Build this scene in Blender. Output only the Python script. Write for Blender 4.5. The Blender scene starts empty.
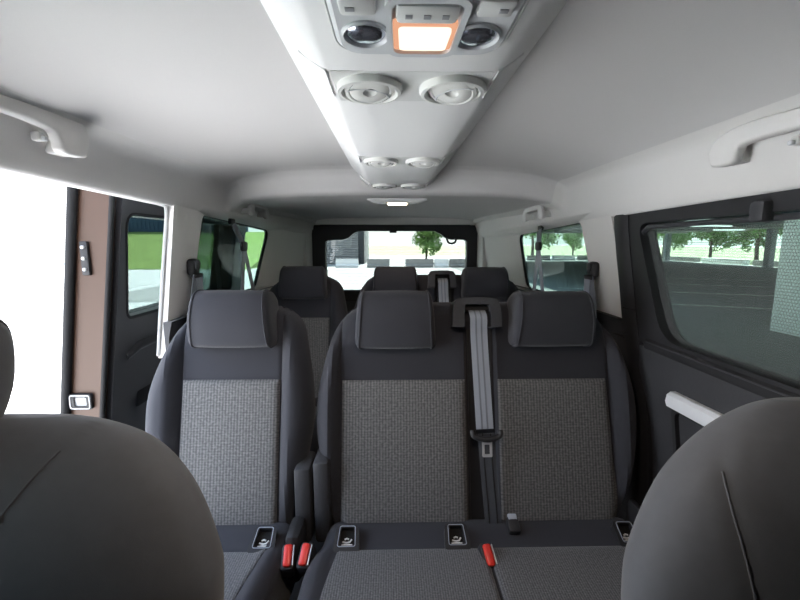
import bpy, bmesh, math, random
import numpy as np
from mathutils import Vector, Matrix
random.seed(7)
SC = bpy.context.scene
COL = SC.collection
R = math.radians

# ------------------------------------------------------------------ materials
def nmat(name):
    m = bpy.data.materials.new(name); m.use_nodes = True
    nt = m.node_tree; nt.nodes.clear()
    out = nt.nodes.new('ShaderNodeOutputMaterial')
    return m, nt, out

def pmat(name, col, rough=.6, spec=.4, metal=0., noise=0., nscale=300., bump=0., bscale=None, sheen=0.):
    m, nt, out = nmat(name)
    b = nt.nodes.new('ShaderNodeBsdfPrincipled')
    b.inputs['Roughness'].default_value = rough
    b.inputs['Metallic'].default_value = metal
    b.inputs['Specular IOR Level'].default_value = spec
    if sheen: b.inputs['Sheen Weight'].default_value = sheen; b.inputs['Sheen Roughness'].default_value = .5
    b.inputs['Base Color'].default_value = (*col, 1)
    if noise or bump:
        tc = nt.nodes.new('ShaderNodeTexCoord')
        n = nt.nodes.new('ShaderNodeTexNoise'); n.inputs['Scale'].default_value = nscale; n.inputs['Detail'].default_value = 3
        nt.links.new(tc.outputs['Object'], n.inputs['Vector'])
        if noise:
            r = nt.nodes.new('ShaderNodeMapRange')
            r.inputs['To Min'].default_value = 1 - noise; r.inputs['To Max'].default_value = 1 + noise
            nt.links.new(n.outputs['Fac'], r.inputs['Value'])
            mx = nt.nodes.new('ShaderNodeVectorMath'); mx.operation = 'SCALE'
            mx.inputs[0].default_value = col
            nt.links.new(r.outputs['Result'], mx.inputs['Scale'])
            nt.links.new(mx.outputs['Vector'], b.inputs['Base Color'])
        if bump:
            n2 = n
            if bscale:
                n2 = nt.nodes.new('ShaderNodeTexNoise'); n2.inputs['Scale'].default_value = bscale
                nt.links.new(tc.outputs['Object'], n2.inputs['Vector'])
            bp = nt.nodes.new('ShaderNodeBump'); bp.inputs['Strength'].default_value = bump; bp.inputs['Distance'].default_value = .002
            nt.links.new(n2.outputs['Fac'], bp.inputs['Height']); nt.links.new(bp.outputs['Normal'], b.inputs['Normal'])
    nt.links.new(b.outputs['BSDF'], out.inputs['Surface'])
    return m

def weave(name, light, dark, pitch, tick, mid=.5):
    """woven cloth: fine upright ribs broken into irregular light ticks (UV in metres)"""
    m, nt, out = nmat(name)
    L = nt.links.new
    uv = nt.nodes.new('ShaderNodeUVMap'); sp = nt.nodes.new('ShaderNodeSeparateXYZ'); L(uv.outputs['UV'], sp.inputs['Vector'])
    def mth(op, a, b=None, c=None):
        n = nt.nodes.new('ShaderNodeMath'); n.operation = op
        for i, v in enumerate((a, b, c)):
            if v is None: continue
            if isinstance(v, (int, float)): n.inputs[i].default_value = v
            else: L(v, n.inputs[i])
        return n.outputs[0]
    col = mth('MULTIPLY_ADD', mth('SINE', mth('MULTIPLY', sp.outputs['X'], 2 * math.pi / pitch)), .5, .5)
    row = mth('MULTIPLY_ADD', mth('SINE', mth('MULTIPLY', sp.outputs['Y'], 2 * math.pi / tick)), .5, .5)
    sc = nt.nodes.new('ShaderNodeVectorMath'); sc.operation = 'MULTIPLY'; sc.inputs[1].default_value = (1 / pitch, 1 / tick * 1.2, 1)
    L(uv.outputs['UV'], sc.inputs[0])
    nz = nt.nodes.new('ShaderNodeTexNoise'); nz.inputs['Scale'].default_value = 1; nz.inputs['Detail'].default_value = 1
    L(sc.outputs['Vector'], nz.inputs['Vector'])
    f = mth('ADD', mth('MULTIPLY', col, .45), mth('ADD', mth('MULTIPLY', row, .18), mth('MULTIPLY_ADD', nz.outputs['Fac'], 1.3, -.62)))
    r = nt.nodes.new('ShaderNodeMapRange'); r.inputs['From Min'].default_value = .05; r.inputs['From Max'].default_value = .85
    L(f, r.inputs['Value'])
    mx = nt.nodes.new('ShaderNodeMix'); mx.data_type = 'RGBA'
    mx.inputs[6].default_value = (*dark, 1); mx.inputs[7].default_value = (*light, 1)
    L(r.outputs['Result'], mx.inputs[0])
    b = nt.nodes.new('ShaderNodeBsdfPrincipled'); b.inputs['Roughness'].default_value = .9
    b.inputs['Specular IOR Level'].default_value = .2; b.inputs['Sheen Weight'].default_value = .15
    L(mx.outputs[2], b.inputs['Base Color'])
    bp = nt.nodes.new('ShaderNodeBump'); bp.inputs['Strength'].default_value = .3; bp.inputs['Distance'].default_value = .001
    L(r.outputs['Result'], bp.inputs['Height']); L(bp.outputs['Normal'], b.inputs['Normal'])
    L(b.outputs['BSDF'], out.inputs['Surface'])
    return m

def glass(name, tint, gloss=.06):
    m, nt, out = nmat(name)
    t = nt.nodes.new('ShaderNodeBsdfTransparent'); t.inputs['Color'].default_value = (*tint, 1)
    g = nt.nodes.new('ShaderNodeBsdfGlossy'); g.inputs['Roughness'].default_value = .02
    mx = nt.nodes.new('ShaderNodeMixShader'); mx.inputs['Fac'].default_value = gloss
    nt.links.new(t.outputs['BSDF'], mx.inputs[1]); nt.links.new(g.outputs['BSDF'], mx.inputs[2])
    nt.links.new(mx.outputs['Shader'], out.inputs['Surface'])
    return m

def blindmat(name, col, pitch=.0068):
    """open mesh cloth: threads with holes between them"""
    m, nt, out = nmat(name)
    uv = nt.nodes.new('ShaderNodeUVMap')
    br = nt.nodes.new('ShaderNodeTexBrick'); br.offset = .5
    br.inputs['Scale'].default_value = 1; br.inputs['Brick Width'].default_value = pitch; br.inputs['Row Height'].default_value = pitch
    br.inputs['Mortar Size'].default_value = pitch * .17; br.inputs['Mortar Smooth'].default_value = .5
    nt.links.new(uv.outputs['UV'], br.inputs['Vector'])
    t = nt.nodes.new('ShaderNodeBsdfTransparent')
    d = nt.nodes.new('ShaderNodeBsdfDiffuse'); d.inputs['Color'].default_value = (*col, 1)
    r = nt.nodes.new('ShaderNodeMapRange'); r.inputs['To Min'].default_value = .30; r.inputs['To Max'].default_value = .68
    nt.links.new(br.outputs['Fac'], r.inputs['Value'])
    mx = nt.nodes.new('ShaderNodeMixShader')
    nt.links.new(r.outputs['Result'], mx.inputs['Fac'])
    nt.links.new(t.outputs['BSDF'], mx.inputs[1]); nt.links.new(d.outputs['BSDF'], mx.inputs[2])
    nt.links.new(mx.outputs['Shader'], out.inputs['Surface'])
    return m

def emit(name, col, s):
    m, nt, out = nmat(name)
    e = nt.nodes.new('ShaderNodeEmission'); e.inputs['Color'].default_value = (*col, 1); e.inputs['Strength'].default_value = s
    nt.links.new(e.outputs['Emission'], out.inputs['Surface'])
    return m

M = dict(
    liner=pmat('headliner', (.67, .65, .64), .95, .1, noise=.04, nscale=700, bump=.12),
    trim=pmat('pale_trim', (.74, .72, .70), .75, .25, noise=.03, nscale=500, bump=.05),
    duct=pmat('duct_plastic', (.82, .81, .80), .55, .35, noise=.02, nscale=600, bump=.04),
    fascia=pmat('fascia_plastic', (.70, .70, .68), .5, .4),
    vent=pmat('vent_plastic', (.76, .755, .72), .45, .4),
    lampbezel=pmat('lamp_bezel', (.62, .63, .64), .4, .45),
    chromelens=pmat('lamp_reflector', (.38, .40, .46), .16, .8, metal=.9),
    smooth=pmat('smooth_cloth', (.038, .039, .048), .85, .25, noise=.15, nscale=900, bump=.15, sheen=.12),
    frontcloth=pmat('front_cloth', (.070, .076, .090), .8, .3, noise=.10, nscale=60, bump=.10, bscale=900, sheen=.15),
    weave=weave('woven_cloth', (.225, .224, .223), (.095, .095, .099), .0092, .0076),
    weave2=weave('ribbed_cloth', (.195, .195, .20), (.075, .076, .082), .0062, .0046),
    black=pmat('black_plastic', (.022, .022, .025), .55, .4, noise=.1, nscale=800, bump=.08),
    grain=pmat('grained_plastic', (.045, .046, .052), .6, .4, noise=.12, nscale=140, bump=.25, bscale=500),
    rubber=pmat('black_rubber', (.012, .012, .013), .7, .3),
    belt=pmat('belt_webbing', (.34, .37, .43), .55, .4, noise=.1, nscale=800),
    stripe=pmat('belt_stripe', (.20, .215, .25), .6, .4),
    steel=pmat('steel', (.60, .60, .62), .32, .5, metal=.35),
    red=pmat('red_button', (.72, .035, .025), .35, .5),
    silver=pmat('silver_handle', (.82, .84, .88), .4, .5),
    mark=pmat('grey_print', (.33, .33, .34), .6, .2),
    white=pmat('white_print', (.8, .8, .8), .6, .2),
    seal=pmat('grey_seal', (.50, .50, .50), .5, .4),
    brown=pmat('brown_paint', (.058, .030, .019), .38, .4, metal=.2),
    carpet=pmat('carpet', (.03, .03, .032), .95, .1, noise=.3, nscale=400, bump=.3),
    gtint=glass('tinted_glass', (.38, .46, .435), .05),
    gdark=glass('dark_green_glass', (.55, .66, .62), .05),
    gclear=glass('clear_glass', (.74, .80, .78), .05),
    gdoor=glass('door_tint', (.31, .35, .34), .05),
    grear=glass('rear_glass', (.47, .50, .485), .04),
    blind=blindmat('mesh_cloth', (.13, .14, .14)),
    lamp=emit('dome_glow', (1.0, .80, .64), .72),
    lamprim=emit('dome_amber', (1.0, .50, .30), .38),
    lamp2=emit('rear_glow', (1.0, .86, .62), 2.2),
    concrete=pmat('pale_concrete', (.60, .60, .59), .9, .2, noise=.12, nscale=.6, bump=.1, bscale=40),
    yard=pmat('yard_paving', (.36, .36, .35), .9, .2, noise=.12, nscale=1.2),
    asphalt=pmat('asphalt', (.20, .205, .20), .9, .2, noise=.15, nscale=1.5, bump=.2, bscale=60),
    field=pmat('dry_field', (.36, .38, .24), .95, .1, noise=.2, nscale=.5),
    grass=pmat('lawn', (.20, .28, .085), .95, .1, noise=.35, nscale=1.2, bump=.3, bscale=30),
    leaf=pmat('leaf', (.15, .27, .07), .7, .3, noise=.4, nscale=2.),
    bark=pmat('bark', (.10, .075, .055), .9, .2, noise=.3, nscale=20),
    block=pmat('grey_concrete', (.28, .27, .255), .9, .2, noise=.15, nscale=6),
    wblock=pmat('white_concrete', (.75, .75, .74), .9, .2, noise=.05, nscale=6),
    shutter=pmat('shutter_metal', (.26, .265, .27), .5, .5),
    shutterdark=pmat('dark_post', (.03, .035, .04), .6, .4),
    blue=pmat('blue_sheet', (.03, .07, .115), .6, .4, noise=.15, nscale=2),
    canopy=pmat('canopy_sheet', (.34, .35, .35), .7, .3, noise=.1, nscale=.8),
    post=pmat('painted_post', (.16, .18, .20), .6, .4),
    tube=emit('sky_gap_glow', (.95, .98, 1.0), 2.5),  # glow standing in for bright sky gaps in the carport roof
    yellow=pmat('yellow_paint', (.7, .5, .03), .6, .3),
    white_line=pmat('road_line', (.75, .75, .73), .9, .2),
)

# ------------------------------------------------------------------ object helpers
def wloc(o):
    v = Vector((0, 0, 0))
    while o is not None: v += o.location; o = o.parent
    return v

def obj(name, bm, m, parent=None, ang=38, label=None):
    me = bpy.data.meshes.new(name)
    if parent is not None:
        off = wloc(parent)
        bmesh.ops.translate(bm, verts=bm.verts, vec=-off)
    bmesh.ops.recalc_face_normals(bm, faces=bm.faces)
    bm.to_mesh(me); bm.free()
    me.materials.append(M[m])
    for p in me.polygons: p.use_smooth = True
    me.set_sharp_from_angle(angle=R(ang))
    o = bpy.data.objects.new(name, me); COL.objects.link(o)
    if parent is not None: o.parent = parent
    if label: o['label'] = label
    return o

def tag(o, label=None, cat=None, group=None, kind=None):
    if label: o['label'] = label
    if cat: o['category'] = cat
    if group: o['group'] = group
    if kind: o['kind'] = kind
    return o

def thing(name, loc, label, cat, group=None, kind=None):
    o = bpy.data.objects.new(name, None); o.empty_display_size = .1
    o.location = loc; COL.objects.link(o)
    return tag(o, label, cat, group, kind)

def struct(name, bm, m, parent=None, ang=38):
    o = obj(name, bm, m, parent, ang)
    if parent is None: o['kind'] = 'structure'
    return o

def kids(o): return [c for c in bpy.data.objects if c.parent == o]

def copy_tree(o, loc, label, group=None):
    r = o.copy(); COL.objects.link(r); r.location = loc; r['label'] = label
    if group: r['group'] = group
    for ch in kids(o):
        c = ch.copy(); COL.objects.link(c); c.parent = r
        for g in kids(ch):
            d = g.copy(); COL.objects.link(d); d.parent = c
    return r

BM = bmesh.new

def rbox(bm, c, s, bev=.004, rot=None, seg=2):
    """bevelled box, centre c, full size s"""
    ret = bmesh.ops.create_cube(bm, size=1)
    vs = ret['verts']
    bmesh.ops.scale(bm, verts=vs, vec=s)
    if bev > 0:
        es = list({e for v in vs for e in v.link_edges})
        rr = bmesh.ops.bevel(bm, geom=es, offset=min(bev, min(s) * .45), segments=seg, profile=.5, affect='EDGES')
        vs = list({v for f in rr['faces'] for v in f.verts} | {v for v in vs if v.is_valid})
        # gather whole island
        seen = set(vs); st = list(vs)
        while st:
            v = st.pop()
            for e in v.link_edges:
                w = e.other_vert(v)
                if w not in seen: seen.add(w); st.append(w)
        vs = list(seen)
    if rot is not None: bmesh.ops.rotate(bm, verts=vs, cent=(0, 0, 0), matrix=rot)
    bmesh.ops.translate(bm, verts=vs, vec=c)
    return bm

def box(lo, hi, bev=.004, bm=None):
    bm = bm or BM()
    return rbox(bm, [(a + b) / 2 for a, b in zip(lo, hi)], [abs(b - a) for a, b in zip(lo, hi)], bev)

def loft(rings, closed=True, cap=True, bm=None):
    bm = bm or BM()
    vr = [[bm.verts.new(p) for p in r] for r in rings]
    n = len(vr[0])
    for a, b in zip(vr, vr[1:]):
        for i in range(n if closed else n - 1):
            j = (i + 1) % n
            try: bm.faces.new((a[i], a[j], b[j], b[i]))
            except ValueError: pass
    if cap and closed:
        bm.faces.new(vr[0]); bm.faces.new(list(reversed(vr[-1])))
    return bm

def catmull(pts, n, closed=False):
    P = [np.array(p, float) for p in pts]; out = []
    N = len(P); segs = N if closed else N - 1
    for i in range(segs):
        if closed: p0, p1, p2, p3 = P[i - 1], P[i], P[(i + 1) % N], P[(i + 2) % N]
        else: p0, p1, p2, p3 = P[max(i - 1, 0)], P[i], P[i + 1], P[min(i + 2, N - 1)]
        for k in range(n):
            t = k / n
            out.append(.5 * ((2 * p1) + (p2 - p0) * t + (2 * p0 - 5 * p1 + 4 * p2 - p3) * t * t + (3 * p1 - p0 - 3 * p2 + p3) * t ** 3))
    if not closed: out.append(P[-1])
    return out

def tube(path, r, n=10, bm=None, closed=False, flat=1.0):
    bm = bm or BM(); P = [Vector(p) for p in path]; rings = []
    up0 = None
    for i, p in enumerate(P):
        if closed: t = (P[(i + 1) % len(P)] - P[i - 1]).normalized()
        else: t = (P[min(i + 1, len(P) - 1)] - P[max(i - 1, 0)]).normalized()
        if up0 is None:
            up0 = Vector((0, 0, 1)) if abs(t.z) < .9 else Vector((1, 0, 0))
        u = (up0 - t * up0.dot(t)).normalized(); up0 = u; v = t.cross(u)
        rr = r[i] if isinstance(r, (list, tuple)) else r
        rings.append([p + (u * math.cos(2 * math.pi * k / n) * flat + v * math.sin(2 * math.pi * k / n)) * rr for k in range(n)])
    if closed: rings.append(rings[0])
    return loft(rings, True, not closed, bm)

def strip(path, wdir, w, th, bm=None):
    """webbing along path; width along wdir"""
    bm = bm or BM(); P = [Vector(p) for p in path]; rings = []
    for i, p in enumerate(P):
        t = (P[min(i + 1, len(P) - 1)] - P[max(i - 1, 0)]).normalized()
        d = Vector(wdir); d = (d - t * d.dot(t)).normalized(); nn = t.cross(d)
        rings.append([p + d * a * w / 2 + nn * b * th / 2 for a, b in ((-1, -1), (1, -1), (1, 1), (-1, 1))])
    return loft(rings, True, True, bm)

def lathe(prof, n=32, bm=None, mat=None):
    """profile (r, h) about z; mat moves it to place"""
    bm = bm or BM(); mat = mat or Matrix()
    rings = []
    for r, h in prof:
        rings.append([mat @ Vector((max(r, 1e-5) * math.cos(2 * math.pi * k / n), max(r, 1e-5) * math.sin(2 * math.pi * k / n), h)) for k in range(n)])
    loft(rings, True, True, bm)
    bmesh.ops.remove_doubles(bm, verts=bm.verts, dist=1e-5)
    return bm

def rquad(c, r, k=6):
    """rounded quad through 4 2D corners (in order), radii r"""
    r = r if isinstance(r, (list, tuple)) else [r] * 4
    out = []
    for i in range(4):
        p = np.array(c[i], float); a = np.array(c[i - 1], float); b = np.array(c[(i + 1) % 4], float)
        da = (a - p) / np.linalg.norm(a - p); db = (b - p) / np.linalg.norm(b - p)
        s, e = p + da * r[i], p + db * r[i]
        for j in range(k):
            t = j / (k - 1)
            out.append((1 - t) ** 2 * s + 2 * t * (1 - t) * p + t * t * e)
    return out

def ring_panel(outer, inner, f0, f1, bm=None):
    """frame between two 2D loops with equal counts; f0 and f1 map (a, b) to the two faces"""
    bm = bm or BM(); n = len(outer)
    o0 = [bm.verts.new(f0(*p)) for p in outer]; i0 = [bm.verts.new(f0(*p)) for p in inner]
    o1 = [bm.verts.new(f1(*p)) for p in outer]; i1 = [bm.verts.new(f1(*p)) for p in inner]
    for k in range(n):
        j = (k + 1) % n
        for q in ((o0[k], o0[j], i0[j], i0[k]), (i0[k], i0[j], i1[j], i1[k]), (i1[k], i1[j], o1[j], o1[k]), (o1[k], o1[j], o0[j], o0[k])):
            try: bm.faces.new(q)
            except ValueError: pass
    return bm

def slab(loop, f0, f1, bm=None):
    """solid between two mapped copies of one 2D loop"""
    return loft([[f0(*p) for p in loop], [f1(*p) for p in loop]], True, True, bm)

def sstep(a, b, x):
    t = min(1, max(0, (x - a) / (b - a))); return t * t * (3 - 2 * t)

def hf_solid(front, back, nu, nv):
    bm = BM()
    F = [[bm.verts.new(front(i / nu, j / nv)) for i in range(nu + 1)] for j in range(nv + 1)]
    B = [[bm.verts.new(back(i / nu, j / nv)) for i in range(nu + 1)] for j in range(nv + 1)]
    for j in range(nv):
        for i in range(nu):
            bm.faces.new((F[j][i], F[j][i + 1], F[j + 1][i + 1], F[j + 1][i]))
            bm.faces.new((B[j][i], B[j + 1][i], B[j + 1][i + 1], B[j][i + 1]))
    for i in range(nu):
        bm.faces.new((F[0][i], B[0][i], B[0][i + 1], F[0][i + 1]))
        bm.faces.new((F[nv][i], F[nv][i + 1], B[nv][i + 1], B[nv][i]))
    for j in range(nv):
        bm.faces.new((F[j][0], F[j + 1][0], B[j + 1][0], B[j][0]))
        bm.faces.new((F[j][nu], B[j][nu], B[j + 1][nu], F[j + 1][nu]))
    return bm

def hf_uv(front, back, uvf, nu, nv):
    bm = hf_solid(front, back, nu, nv)
    return bm

def curve1(tab):
    xs = [t[0] for t in tab]; ys = [t[1] for t in tab]
    dense = catmull([(a, b) for a, b in zip(xs, ys)], 8)
    dx = [d[0] for d in dense]; dy = [d[1] for d in dense]
    return lambda w: float(np.interp(w, dx, dy))

# ------------------------------------------------------------------ seats
class Plane:
    """tilted backrest plane: x across, w up along it, d out of it towards the front of the van"""
    def __init__(s, y0, z0, th): s.y0, s.z0, s.c, s.s = y0, z0, math.cos(R(th)), math.sin(R(th))
    def __call__(s, x, w, d): return Vector((x, s.y0 + w * s.s - d * s.c, s.z0 + w * s.c + d * s.s))

def back_surface(xl, xr, wt, pl, pr, bol=.042, drop=.075, Rs=.06, Rt=.07, base=0.):
    def d(x, w):
        a, b = xl(w), xr(w)
        e = max(0., min(x - a, b - x)); v = base
        bump = max(sstep(pl + .006, pl - .034, x), sstep(pr - .006, pr + .034, x))
        v += bol * bump * sstep(wt + .02, wt - .19, w) * (.55 + .45 * sstep(-.02, .15, w))
        for s in (pl, pr): v -= .006 * math.exp(-((x - s) / .004) ** 2)
        et = max(0., wt - w)
        p_, q_ = max(0, 1 - e / Rs), max(0, 1 - et / Rt)
        q_ = min(1, math.sqrt(p_ * p_ + q_ * q_))
        v -= drop * (1 - math.sqrt(1 - q_ * q_))
        eb = max(0., w + .04)
        if eb < .04: v -= .04 * (1 - math.sqrt(max(0, 1 - (1 - eb / .04) ** 2)))
        return v
    return d

def make_back(pl_, xl, xr, wt, d, th, nu=48, nv=40, w0=-.04, br=None):
    """br: x lines the mesh columns follow (panel edges, seams)"""
    def cols(w):
        a, b = xl(w), xr(w)
        if not br: return [a + (b - a) * (.5 - .5 * math.cos(math.pi * i / nu)) for i in range(nu + 1)]
        ks = [a] + [min(max(x, a), b) for x in br] + [b]; out = []
        for i, (p, q) in enumerate(zip(ks, ks[1:])):
            n = 14 if i in (0, len(ks) - 2) else max(1, int(round((br[i] - br[i - 1]) / .02)))
            for k in range(n):
                t = k / n
                if i == 0: t = 1 - math.cos(math.pi / 2 * t)
                if i == len(ks) - 2: t = math.sin(math.pi / 2 * t)
                out.append(p + (q - p) * t)
        out.append(b)
        m = (b - a) * .0004; N = len(out)
        for k in range(1, N): out[k] = max(out[k], out[k - 1] + m)
        f = (b - a) / (out[-1] - a)
        return [a + (x - a) * f for x in out]
    cache = {}
    def getc(t):
        if t not in cache:
            w = w0 + (wt - w0) * (1 - (1 - t) ** 1.4); cache[t] = (w, cols(w))
        return cache[t]
    n_ = len(cols(.2)) - 1
    def front(s, t):
        w, c = getc(t); x = c[int(round(s * n_))]
        return pl_(x, w, d(x, w))
    def back(s, t):
        w, c = getc(t); x = c[int(round(s * n_))]
        a, b = c[0], c[-1]; q = (x - a) / (b - a)
        x = a + .02 + (b - a - .04) * q; ed = min(q, 1 - q)
        return pl_(x, w, -th + .03 * sstep(.08, 0, ed) + .03 * sstep(.9, 1, t))
    return hf_solid(front, back, n_, nv)
def lines(p, sgn): return sorted(p + sgn * k for k in (-.034, -.024, -.014, -.008, -.004, 0, .004, .008, .016))

def inset(name, parent, m, mapf, xa, xb, wa, wb, d, puff=.012, nu=24, nv=28, label=None):
    """padded cloth panel lying on the surface d(x, w); xa, xb may be functions of w"""
    fa = xa if callable(xa) else (lambda w: xa); fb = xb if callable(xb) else (lambda w: xb)
    bm = BM(); uvl = bm.loops.layers.uv.new('UVMap')
    grid = []
    for j in range(nv + 1):
        row = []
        for i in range(nu + 1):
            t = .5 - .5 * math.cos(math.pi * j / nv); s = .5 - .5 * math.cos(math.pi * i / nu)
            w = wa + (wb - wa) * t; x = fa(w) + (fb(w) - fa(w)) * s
            e = min(s * (fb(w) - fa(w)), (1 - s) * (fb(w) - fa(w)), t * (wb - wa), (1 - t) * (wb - wa))
            h = puff * math.sqrt(max(0, 1 - (1 - min(e, .022) / .022) ** 2)) - .002
            v = bm.verts.new(mapf(x, w, d(x, w) + h)); row.append((v, (x, w)))
        grid.append(row)
    for j in range(nv):
        for i in range(nu):
            q = (grid[j][i], grid[j][i + 1], grid[j + 1][i + 1], grid[j + 1][i])
            f = bm.faces.new([k[0] for k in q])
            for lp, k in zip(f.loops, q): lp[uvl].uv = k[1]
    return obj(name, bm, m, parent, label=label)

def headrest(parent, mapf, cx, h, w0, wt, d0=.0, mat='smooth', thick=1.0):
    H = wt - w0
    prof = [(0.00, .050), (.10, .066), (.45, .088), (.80, .086), (.95, .066), (1.0, .03), (.985, -.02), (.86, -.05), (.45, -.052), (.06, -.02), (-.02, .01)]
    ring = catmull([(w0 + H * a, d0 + b * thick) for a, b in prof], 4, True)
    cw = w0 + H * .5; cd = d0 + .02
    secs = []
    for q, s in ((-1, .55), (-.995, .72), (-.97, .88), (-.93, .965), (-.86, 1), (-.45, 1.015), (0, 1.02), (.45, 1.015), (.86, 1), (.93, .965), (.97, .88), (.995, .72), (1, .55)):
        r = []
        for w, d in ring:
            ww = cw + (w - cw) * s; dd = cd + (d - cd) * s
            r.append(mapf(cx + q * h * (1.0 - .11 * (ww - w0) / H), ww, dd))
        secs.append(r)
    o = obj('headrest', loft(secs), mat, parent)
    for sgn in (-1, 1):
        r = [mapf(cx + sgn * .875 * h * (1.0 - .11 * (w - w0) / H), cw + (w - cw) * 1.012, cd + (d - cd) * 1.015) for w, d in ring]
        obj('piping', tube(r, .0022, 6, closed=True), mat, o)
    for sgn in (-1, 1):
        obj('headrest_post', tube([mapf(cx + sgn * .06, w0 + .03, d0 - .035), mapf(cx + sgn * .06, w0 - .10, d0 - .05)], .006), 'steel', parent)
    return o

def anchor_cover(parent, x, y, z, w=.074, l=.074, tilt=24):
    """child seat anchor pocket with its printed symbol"""
    rot = Matrix.Rotation(R(tilt), 3, 'X'); c = Vector((x, y, z))
    def f(h): return lambda a, b: c + rot @ Vector((a, b, h))
    out = rquad([(-w / 2, -l / 2), (w / 2, -l / 2), (w * .42, l / 2), (-w * .42, l / 2)], .014)
    inn = rquad([(-w * .29, -l * .27), (w * .29, -l * .27), (w * .25, l * .40), (-w * .25, l * .40)], .004)
    o = obj('anchor_cover', ring_panel(out, inn, f(.012), f(-.012)), 'black', parent)
    obj('pocket', slab(inn, f(-.010), f(-.006)), 'rubber', o)
    obj('cover_edge', tube([f(.0125)(*p) for p in rquad([(-w * .33, -l * .31), (w * .33, -l * .31), (w * .29, l * .44), (-w * .29, l * .44)], .006)], .0012, 6, closed=True), 'belt', o, label='thin grey edge line')
    bm = BM()
    pts = [f(-.002)(a * w, b * l) for a, b in ((-.20, -.18), (-.08, -.16), (.08, -.16), (.20, -.18))]
    tube(pts, .0028, 6, bm)
    tube([f(-.002)(a * w, b * l) for a, b in ((-.17, -.05), (-.02, -.08), (.10, -.06), (.17, .04))], .0024, 6, bm)
    tube([f(-.002)(a * w, b * l) for a, b in ((-.10, .03), (-.02, .07), (.06, .04))], .0024, 6, bm)
    obj('seat_symbol', bm, 'white', o, label='white printed child seat symbol')
    return o

def buckle(parent, x, y, z, tiltx=28, tiltz=0):
    rot = Matrix.Rotation(R(tiltz), 3, 'Z') @ Matrix.Rotation(R(tiltx), 3, 'X'); c = Vector((x, y, z))
    bm = BM(); rbox(bm, c + rot @ Vector((0, 0, -.03)), (.036, .066, .060), .009, rot)
    o = obj('buckle', bm, 'black', parent)
    bm = BM(); rbox(bm, c + rot @ Vector((0, 0, .002)), (.022, .054, .014), .006, rot)
    obj('release_button', bm, 'red', o, label='red release button')
    bm = BM(); rbox(bm, c + rot @ Vector((.0145, 0, .001)), (.003, .050, .008), .001, rot)
    obj('slot_plate', bm, 'steel', o)
    bm = tube([c + rot @ Vector((0, 0, -.055)), c + rot @ Vector((0, .02, -.11))], .012)
    obj('stalk', bm, 'black', o)
    return o

def cushion(parent, xl, xr, y0, y1, zt, ins, seam=None, th=.15):
    """seat base; w runs from the rear (0) forwards"""
    L = y1 - y0
    def d(x, w):
        a, b = xl(w), xr(w); e = max(0, min(x - a, b - x)); v = 0
        v += .010 * sstep(.12, .03, w)
        v += .022 * max(sstep(a + .085, a + .03, x), sstep(b - .085, b - .03, x)) * sstep(.04, .14, w)
        if seam is not None: v -= .004 * math.exp(-((x - seam) / .006) ** 2) * sstep(.08, .12, w)
        if e < .05: v -= .05 * (1 - math.sqrt(max(0, 1 - (1 - e / .05) ** 2)))
        ef = max(0, L - w)
        if ef < .08: v -= .07 * (1 - math.sqrt(max(0, 1 - (1 - ef / .08) ** 2)))
        return v
    def mp(x, w, dd): return Vector((x, y1 - w, zt + dd))
    def front(s, t):
        w = L * t; x = xl(w) + (xr(w) - xl(w)) * (.5 - .5 * math.cos(math.pi * s)); return mp(x, w, d(x, w))
    def back(s, t):
        w = L * t; x = xl(w) + (xr(w) - xl(w)) * (.5 - .5 * math.cos(math.pi * s)); return mp(x, w, -th)
    o = obj('cushion', hf_solid(front, back, 44, 30), 'smooth', parent)
    for (xa, xb) in ins:
        inset('cushion_panel', o, 'weave2', mp, xa, xb, .105, L - .02, d, .012, label='grey ribbed woven centre panel')
    return d, mp, o

def pedestal(parent, xa, xb, y0, y1):
    bm = BM()
    for x in (xa + .06, xb - .06):
        box((x - .03, y0 + .05, .002), (x + .03, y1 - .02, .045), .006, bm)
        box((x - .018, y1 - .16, .04), (x + .018, y1 - .06, .30), .006, bm)
        box((x - .018, y0 + .10, .04), (x + .018, y0 + .20, .30), .006, bm)
    box((xa + .03, y0 + .06, .24), (xb - .03, y1 - .03, .30), .008, bm)
    return obj('seat_base', bm, 'black', parent)

A = Plane(1.10, .42, 14)

def make_single(label, group):
    t = thing('passenger_seat', (-.53, 1.08, 0), label, 'seat', group)
    xl = curve1([(-.04, -.70), (.0, -.705), (.12, -.765), (.28, -.785), (.40, -.778), (.53, -.732), (.60, -.700), (.645, -.655), (.67, -.605)])
    xr = curve1([(-.04, -.335), (0, -.330), (.12, -.302), (.28, -.275), (.40, -.275), (.53, -.296), (.60, -.315), (.645, -.36), (.67, -.43)])
    d = back_surface(xl, xr, .67, -.677, -.372)
    b = obj('backrest', make_back(A, xl, xr, .67, d, .135, br=lines(-.677, 1) + lines(-.372, -1)), 'smooth', t)
    inset('back_panel', b, 'weave', A, lambda w: -.674 - .0 * w, lambda w: -.376 + .004 * w, -.018, .425, d, label='light grey woven centre panel')
    headrest(t, A, -.513, .128, .528, .698)
    def cl(w): return -.735
    cr = curve1([(0, -.315), (.10, -.318), (.25, -.335), (.5, -.345)])
    cd, cm, co = cushion(t, cl, cr, .58, 1.10, .412, [(lambda w: -.66, curve1([(0, -.36), (.1, -.372), (.25, -.40), (.5, -.415)]))])
    anchor_cover(t, -.388, 1.020, .424)
    buckle(t, -.308, .965, .425, 30, 6)
    bm = box((-.318, 1.085, .36), (-.268, 1.20, .60), .014); obj('recliner_cover', bm, 'grain', t)
    bm = BM(); rbox(bm, (-.303, 1.04, .385), (.045, .10, .15), .02); obj('side_cover', bm, 'black', t)
    pedestal(t, -.70, -.34, .60, 1.08)
    return t

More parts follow.
